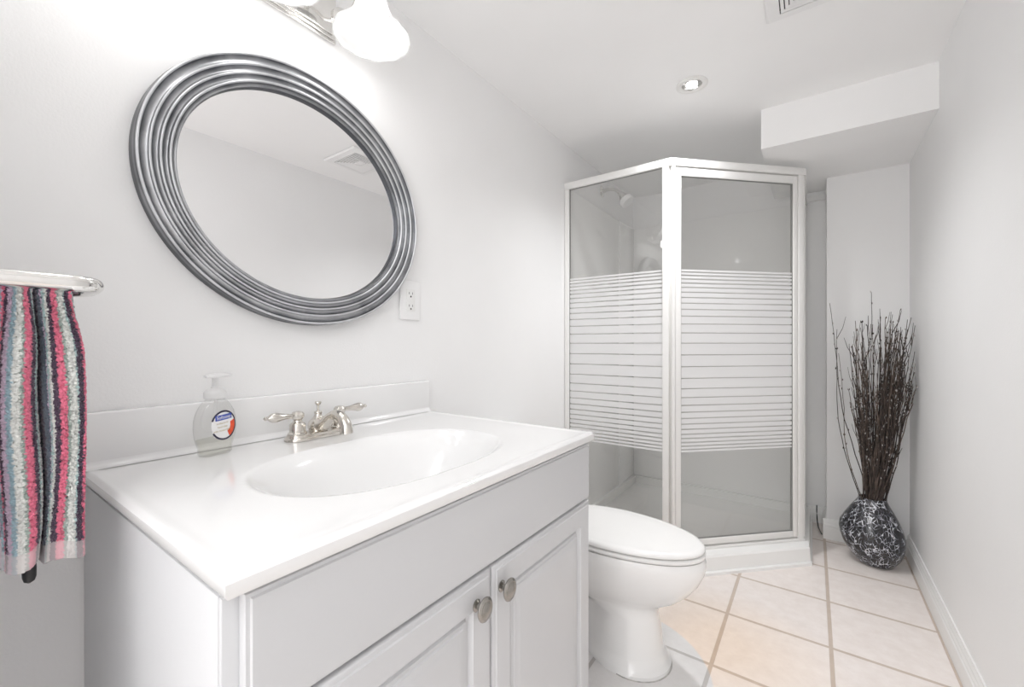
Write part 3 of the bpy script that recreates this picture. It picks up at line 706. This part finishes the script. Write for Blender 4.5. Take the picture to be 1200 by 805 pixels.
bm = new(); box(bm, (0.02, TY-0.165, 0.345), (0.178, TY+0.165, 0.610), 0.02, 4); obj('tank', bm, M['porcelain'], toi)
bm = new(); box(bm, (0.012, TY-0.172, 0.6105), (0.186, TY+0.172, 0.632), 0.008, 3); obj('tank_lid', bm, M['porcelain'], toi)
bm = new(); lathe(bm, [(0.010, 0), (0.010, 0.008), (0.006, 0.011)], (0.178, TY-0.12, 0.57), (1, 0, 0), 16); tube(bm, [(0.187, TY-0.12, 0.57), (0.189, TY-0.09, 0.568), (0.189, TY-0.06, 0.564)], [0.005, 0.0045, 0.006], n=10); obj('flush_lever', bm, M['chrome'], toi)

# ------------------------------------------------------------------ vase and branches
VX, VY = 1.236, 2.485
bm = new(); rings = []
for z, r, sh_ in ((0.0, 0.052, 0.014), (0.003, 0.060, 0.013), (0.015, 0.073, 0.011), (0.045, 0.101, 0.004), (0.080, 0.1195, 0.0), (0.110, 0.1270, -0.002), (0.140, 0.1290, -0.004), (0.170, 0.1225, -0.006), (0.205, 0.104, -0.006), (0.240, 0.081, -0.004), (0.268, 0.061, -0.002), (0.286, 0.0505, 0.0), (0.294, 0.050, 0.0), (0.294, 0.045, 0.0), (0.280, 0.046, 0.0), (0.230, 0.070, 0)):
    r = r*(1 - 0.10*min(1, max(0, (r-0.052)/0.06)))
    ring = []
    for k in range(64):
        a = 2*PI*k/64
        tl = 0.010*math.cos(a)*(1 if z > 0.02 and z < 0.2 else 0)*(-1)
        ring.append((VX + sh_ + r*math.cos(a), VY + r*0.88*math.sin(a), z + tl*math.sin(PI*min(1, z/0.22))))
    rings.append(ring)
loft(bm, rings, cap1=False); vase = obj('floor_vase', bm, M['vase'], angle=60)
tag(vase, 'black and silver crackled glass floor vase holding dried branches in the far corner', 'vase')
random.seed(3); BR = random.Random(21)
def branch(base, tip, bend, r0, twigs, m, buds=True):
    base = Vector(base); tip = Vector(tip); mid = (base+tip)/2 + Vector(bend)
    q = base.lerp(mid, 0.5) + Vector(bend)*0.15
    pts = spline([base, q, mid, mid.lerp(tip, 0.5) + Vector((BR.uniform(-.008, .008), BR.uniform(-.008, .008), 0)), tip], 5)
    pts = [p + Vector((BR.uniform(-.0018, .0018), BR.uniform(-.0018, .0018), 0)) for p in pts]
    bm = new(); nn = len(pts)
    for p in pts:
        p.x = min(p.x, 1.372)
    tube(bm, pts, [r0*(1-0.62*i/(nn-1)) for i in range(nn)], n=5)
    for _ in range(twigs):
        i = BR.randint(nn//2, nn-2); p = pts[i]; d = (pts[min(i+2, nn-1)] - p).normalized()
        sd = Vector((BR.uniform(-1, 1), BR.uniform(-1, 1), 0)).normalized(); L_ = BR.uniform(0.04, 0.11)
        e = p + d*L_ + sd*L_*0.28; e.x = min(e.x, 1.374)
        tube(bm, [p, p + d*L_*0.5 + sd*L_*0.2, e], [r0*0.5, r0*0.4, r0*0.25], n=4)
    if buds:
        for _ in range(BR.randint(7, 14)):
            i = BR.randint(nn//3, nn-1); p = pts[i]
            sd = Vector((BR.uniform(-1, 1), BR.uniform(-1, 1), 0.6)).normalized()
            before = len(bm.faces); b_ = p + sd*0.004; b_.x = min(b_.x, 1.374)
            tube(bm, [p, b_, b_ + Vector((sd.x*.002, sd.y*.002, 0.006))], [0.0012, 0.0026, 0.0006], n=5)
            bm.faces.ensure_lookup_table()
            light = BR.random() < 0.35
            for f in bm.faces[before:]: f.material_index = 1 if light else 0
    return bm
def mouth():
    a = BR.uniform(0, 2*PI); r = 0.034*math.sqrt(BR.random()); return Vector((VX + r*math.cos(a), VY + 0.88*r*math.sin(a), 0.290))
def place(tip, bend, r0, tw, label, group=None):
    mo = mouth(); tip = Vector(tip)
    k = 0.10; base = mo - Vector(((tip.x-mo.x)*0.10, (tip.y-mo.y)*0.10, 0.14))
    bm = branch(base, tip, bend, r0, tw, None); 
    o = obj('dried_branch', bm, [M['twig'] if BR.random() < 0.6 else M['twig2'], M['bud']], smooth=False); tag(o, label, 'branch', group)
place((1.082, 2.50, 1.175), (-0.045, 0, 0.02), 0.0026, 0, 'longest dried branch, bending out over the shower side of the vase')
place((1.108, 2.46, 1.05), (-0.05, 0, -0.01), 0.0024, 1, 'dried branch bowing below the longest one on the shower side')
place((1.115, 2.44, 0.94), (-0.04, 0, -0.02), 0.0022, 0, 'lowest dried branch on the shower side, with a curled tip')
place((1.235, 2.50, 1.215), (-0.01, 0, 0), 0.0026, 1, 'tallest upright dried branch, rising above the middle of the bunch')
place((1.372, 2.45, 0.90), (0.015, 0, -0.03), 0.0022, 1, 'short dried branch curving toward the right wall')
for i in range(118):
    u = BR.random()
    if u < 0.55: tx = BR.gauss(1.325, 0.032); tz = 1.03 + 0.35*(tx-1.25) + BR.uniform(-0.30, 0.09)
    else: tx = BR.uniform(1.15, 1.33); tz = BR.uniform(0.62, 1.12)
    tx = min(tx, 1.370)
    place((tx, BR.uniform(2.41, 2.58), tz), (BR.uniform(-0.02, 0.004) if tx < 1.23 else BR.uniform(-0.004, 0.014), BR.uniform(-0.01, 0.01), 0), BR.uniform(0.0022, 0.0034), BR.randint(1, 4), 'thin dark dried branch packed among the others in the crackled floor vase', 'dried branches packed in the floor vase')

# thin dark cable on the floor beside the shower
bm = new(); tube(bm, spline([(1.036, 2.872, 0.095), (1.036, 2.868, 0.055), (1.038, 2.855, 0.018), (1.042, 2.80, 0.0035), (1.050, 2.735, 0.0032), (1.056, 2.70, 0.0032)], 6), 0.0028, n=8)
tag(obj('cable', bm, M['black']), 'thin black cable hanging down behind the shower onto the floor', 'cable')

# ------------------------------------------------------------------ towel ring and towel
ring = thing('towel_ring', 'brushed chrome open towel ring holding the striped towel', 'towel ring', (0.26, 0.0, 1.056))
bm = new()
ye, rc = 0.130, 0.024
path = [(0.298, 0.012, 1.0565), (0.298, 0.05, 1.0565), (0.298, ye-0.03, 1.0565)]
path += [(0.298-rc + rc*math.cos(a), ye-rc + rc*math.sin(a), 1.0565) for a in [math.radians(5*i) for i in range(0, 19)]]
path += [(0.222+rc - rc*math.sin(a), ye-rc + rc*math.cos(a), 1.0565 - 0.001) for a in [math.radians(5*i) for i in range(0, 19)]]
path += [(0.222, 0.05, 1.055), (0.222, 0.012, 1.055)]
tube(bm, path, 0.0098, n=20, flat=1.0); obj('ring_bar', bm, M['chrome'], ring)
bm = new(); box(bm, (0.205, 0.0005, 1.038), (0.315, 0.014, 1.076), 0.005, 3); obj('mount_plate', bm, M['chrome'], ring)

COL = dict(W=(224,226,222), P=(58,28,62), K=(226,108,138), T=(176,203,203), G=(150,165,158), S=(84,96,112), L=(200,176,198), D=(40,38,52), O=(206,120,90), B=(148,176,188))
# cloth stripes from front-wall side to free side (colour, width); D paints crease shade
STR = [('L',5),('O',2),('P',5),('W',5),('L',3),('B',4),('L',2),('K',4),('P',4),('L',5),('B',5),('W',7),('G',3),('K',8),('P',7),('T',6),('W',5),('L',2),
       ('D',3),('S',7),('P',3),('S',5),('L',3),('T',5),('W',4),('P',6),('K',7),('G',3),('W',8),('T',2),('P',9),('K',6),('T',4),('W',3),('P',2),('L',3)]
tw_tot = sum(w_ for c_, w_ in STR)
def interp(x, tab, lin=False):
    for (a, b), (c_, d_) in zip(tab, tab[1:]):
        if x <= c_:
            t = (x-a)/(c_-a); return b + (d_-b)*(t if lin else t*t*(3-2*t))
    return tab[-1][1]
def stripe(s):
    s = interp(s, [(0, 0.0), (0.27, 0.12), (0.52, 0.50), (0.58, 0.545), (1.0, 1.0)], True)
    a = s*tw_tot
    for c_, w_ in STR:
        if a < w_: return c_
        a -= w_
    return 'L'
TR = random.Random(5)
def towel():
    bm = new(); lay = bm.verts.layers.float_color.new('stripe')
    NS, NF, NBk = 210, 300, 90
    XB = 0.222; R0 = 0.0135; ZB = 1.055
    rows = []
    Lf, Lb = 0.345, 0.30
    ts = [('b', 1 - i/NBk) for i in range(NBk)] + [('a', i/16) for i in range(17)] + [('f', (i+1)/NF) for i in range(NF)]
    rn = [[0]*(NS+1) for _ in ts]
    for ri, (kind, t) in enumerate(ts):
        row = []
        for j in range(NS+1):
            s = j/NS
            # sideways position (y) at the bar and lower down
            ytop = interp(s, [(0, 0.020), (0.5, 0.080), (0.56, 0.086), (1, 0.116)])
            ymid = interp(s, [(0, 0.018), (0.28, 0.056), (0.50, 0.086), (0.56, 0.0885), (0.66, 0.097), (0.94, 0.124), (1.0, 0.1225)])
            ybot = interp(s, [(0, 0.022), (0.26, 0.055), (0.30, 0.060), (0.48, 0.084), (0.55, 0.0905), (0.64, 0.094), (0.95, 0.1275), (1.0, 0.125)])
            # folds
            lobe = interp(s, [(0, 0.012), (0.10, 0.020), (0.24, 0.0), (0.29, 0.004), (0.40, 0.026), (0.50, 0.010), (0.535, -0.008), (0.575, -0.008), (0.63, 0.010), (0.76, 0.024), (0.90, 0.018), (1.0, -0.004)])
            if kind == 'f':
                k = min(1, t/0.25); k = k*k*(3-2*k); k2 = t
                y = ytop*(1-k) + ymid*k; y = y*(1-k2*k2) + ybot*k2*k2
                L_ = Lf + (-0.008 if s < 0.54 else -0.006) - (0.022 if s < 0.27 else 0) + 0.004*math.sin(s*23)
                x = XB + R0 + 0.001 + lobe*(0.25 + 0.75*k) + 0.003*math.sin(9*t + 14*s)*k
                y += 0.0022*math.sin(7*t + 5*s)*k
                # twisted tuck between the two lobes near the top
                tk = math.exp(-((t-0.13)/0.09)**2)*math.exp(-((s-0.55)/0.07)**2); x -= 0.012*tk
                z = ZB - t*L_
            elif kind == 'b':
                k = min(1, t/0.25); k = k*k*(3-2*k)
                y = ytop*(1-k) + (ymid)*k; x = XB - R0 - 0.001 - 0.3*abs(lobe)*k; z = ZB - t*Lb
            else:
                a = PI*t; y = ytop; x = XB - (R0+0.001)*math.cos(a) + lobe*0.25*t; z = ZB + (R0+0.001)*math.sin(a)
            st = stripe(min(0.9999, max(0, s + 0.0035*math.sin(t*40+s*60)*0 + TR.uniform(-0.0035, 0.0035))))
            c_ = COL[st]
            hem = kind == 'f' and t > 0.935
            amp = 0.0004 if hem else 0.0013
            cc = srgb(*c_)
            f_ = TR.uniform(0.86, 1.18); cc = tuple(v*0.93 + 0.05 for v in cc[:3]) + (1,)
            if hem: cc = tuple(v*0.45 + 0.55*h for v, h in zip(cc[:3], (0.62, 0.56, 0.56))) + (1,); f_ = 1.0
            v = bm.verts.new((x + TR.uniform(-amp, amp*1.4), max(0.006, y) + TR.uniform(-amp, amp)*0.7, z + TR.uniform(-amp, amp)*0.6))
            v[lay] = (min(1, cc[0]*f_), min(1, cc[1]*f_), min(1, cc[2]*f_), 1)
            row.append(v)
        rows.append(row)
    for a, b in zip(rows, rows[1:]):
        for j in range(NS): bm.faces.new((a[j], a[j+1], b[j+1], b[j]))
    return bm
tw = obj('hand_towel', towel(), M['towel'], smooth=True, angle=180)
so = tw.modifiers.new('thick', 'SOLIDIFY'); so.thickness = 0.0028; so.offset = 0
tag(tw, 'striped purple, pink and white terry hand towel hanging from the towel ring', 'towel')
bm = new()
tube(bm, [(0.2225, 0.0815, 0.6865), (0.2225, 0.0815, 0.689), (0.2225, 0.0815, 0.694), (0.2225, 0.0812, 0.705), (0.2225, 0.0810, 0.73), (0.2225, 0.079, 0.85), (0.2225, 0.078, 1.0465)], [0.0015, 0.0048, 0.0062, 0.0066, 0.0055, 0.0045, 0.004], n=14)
tag(obj('strap', bm, M['black']), 'black rounded strap end poking out below the striped towel', 'strap')
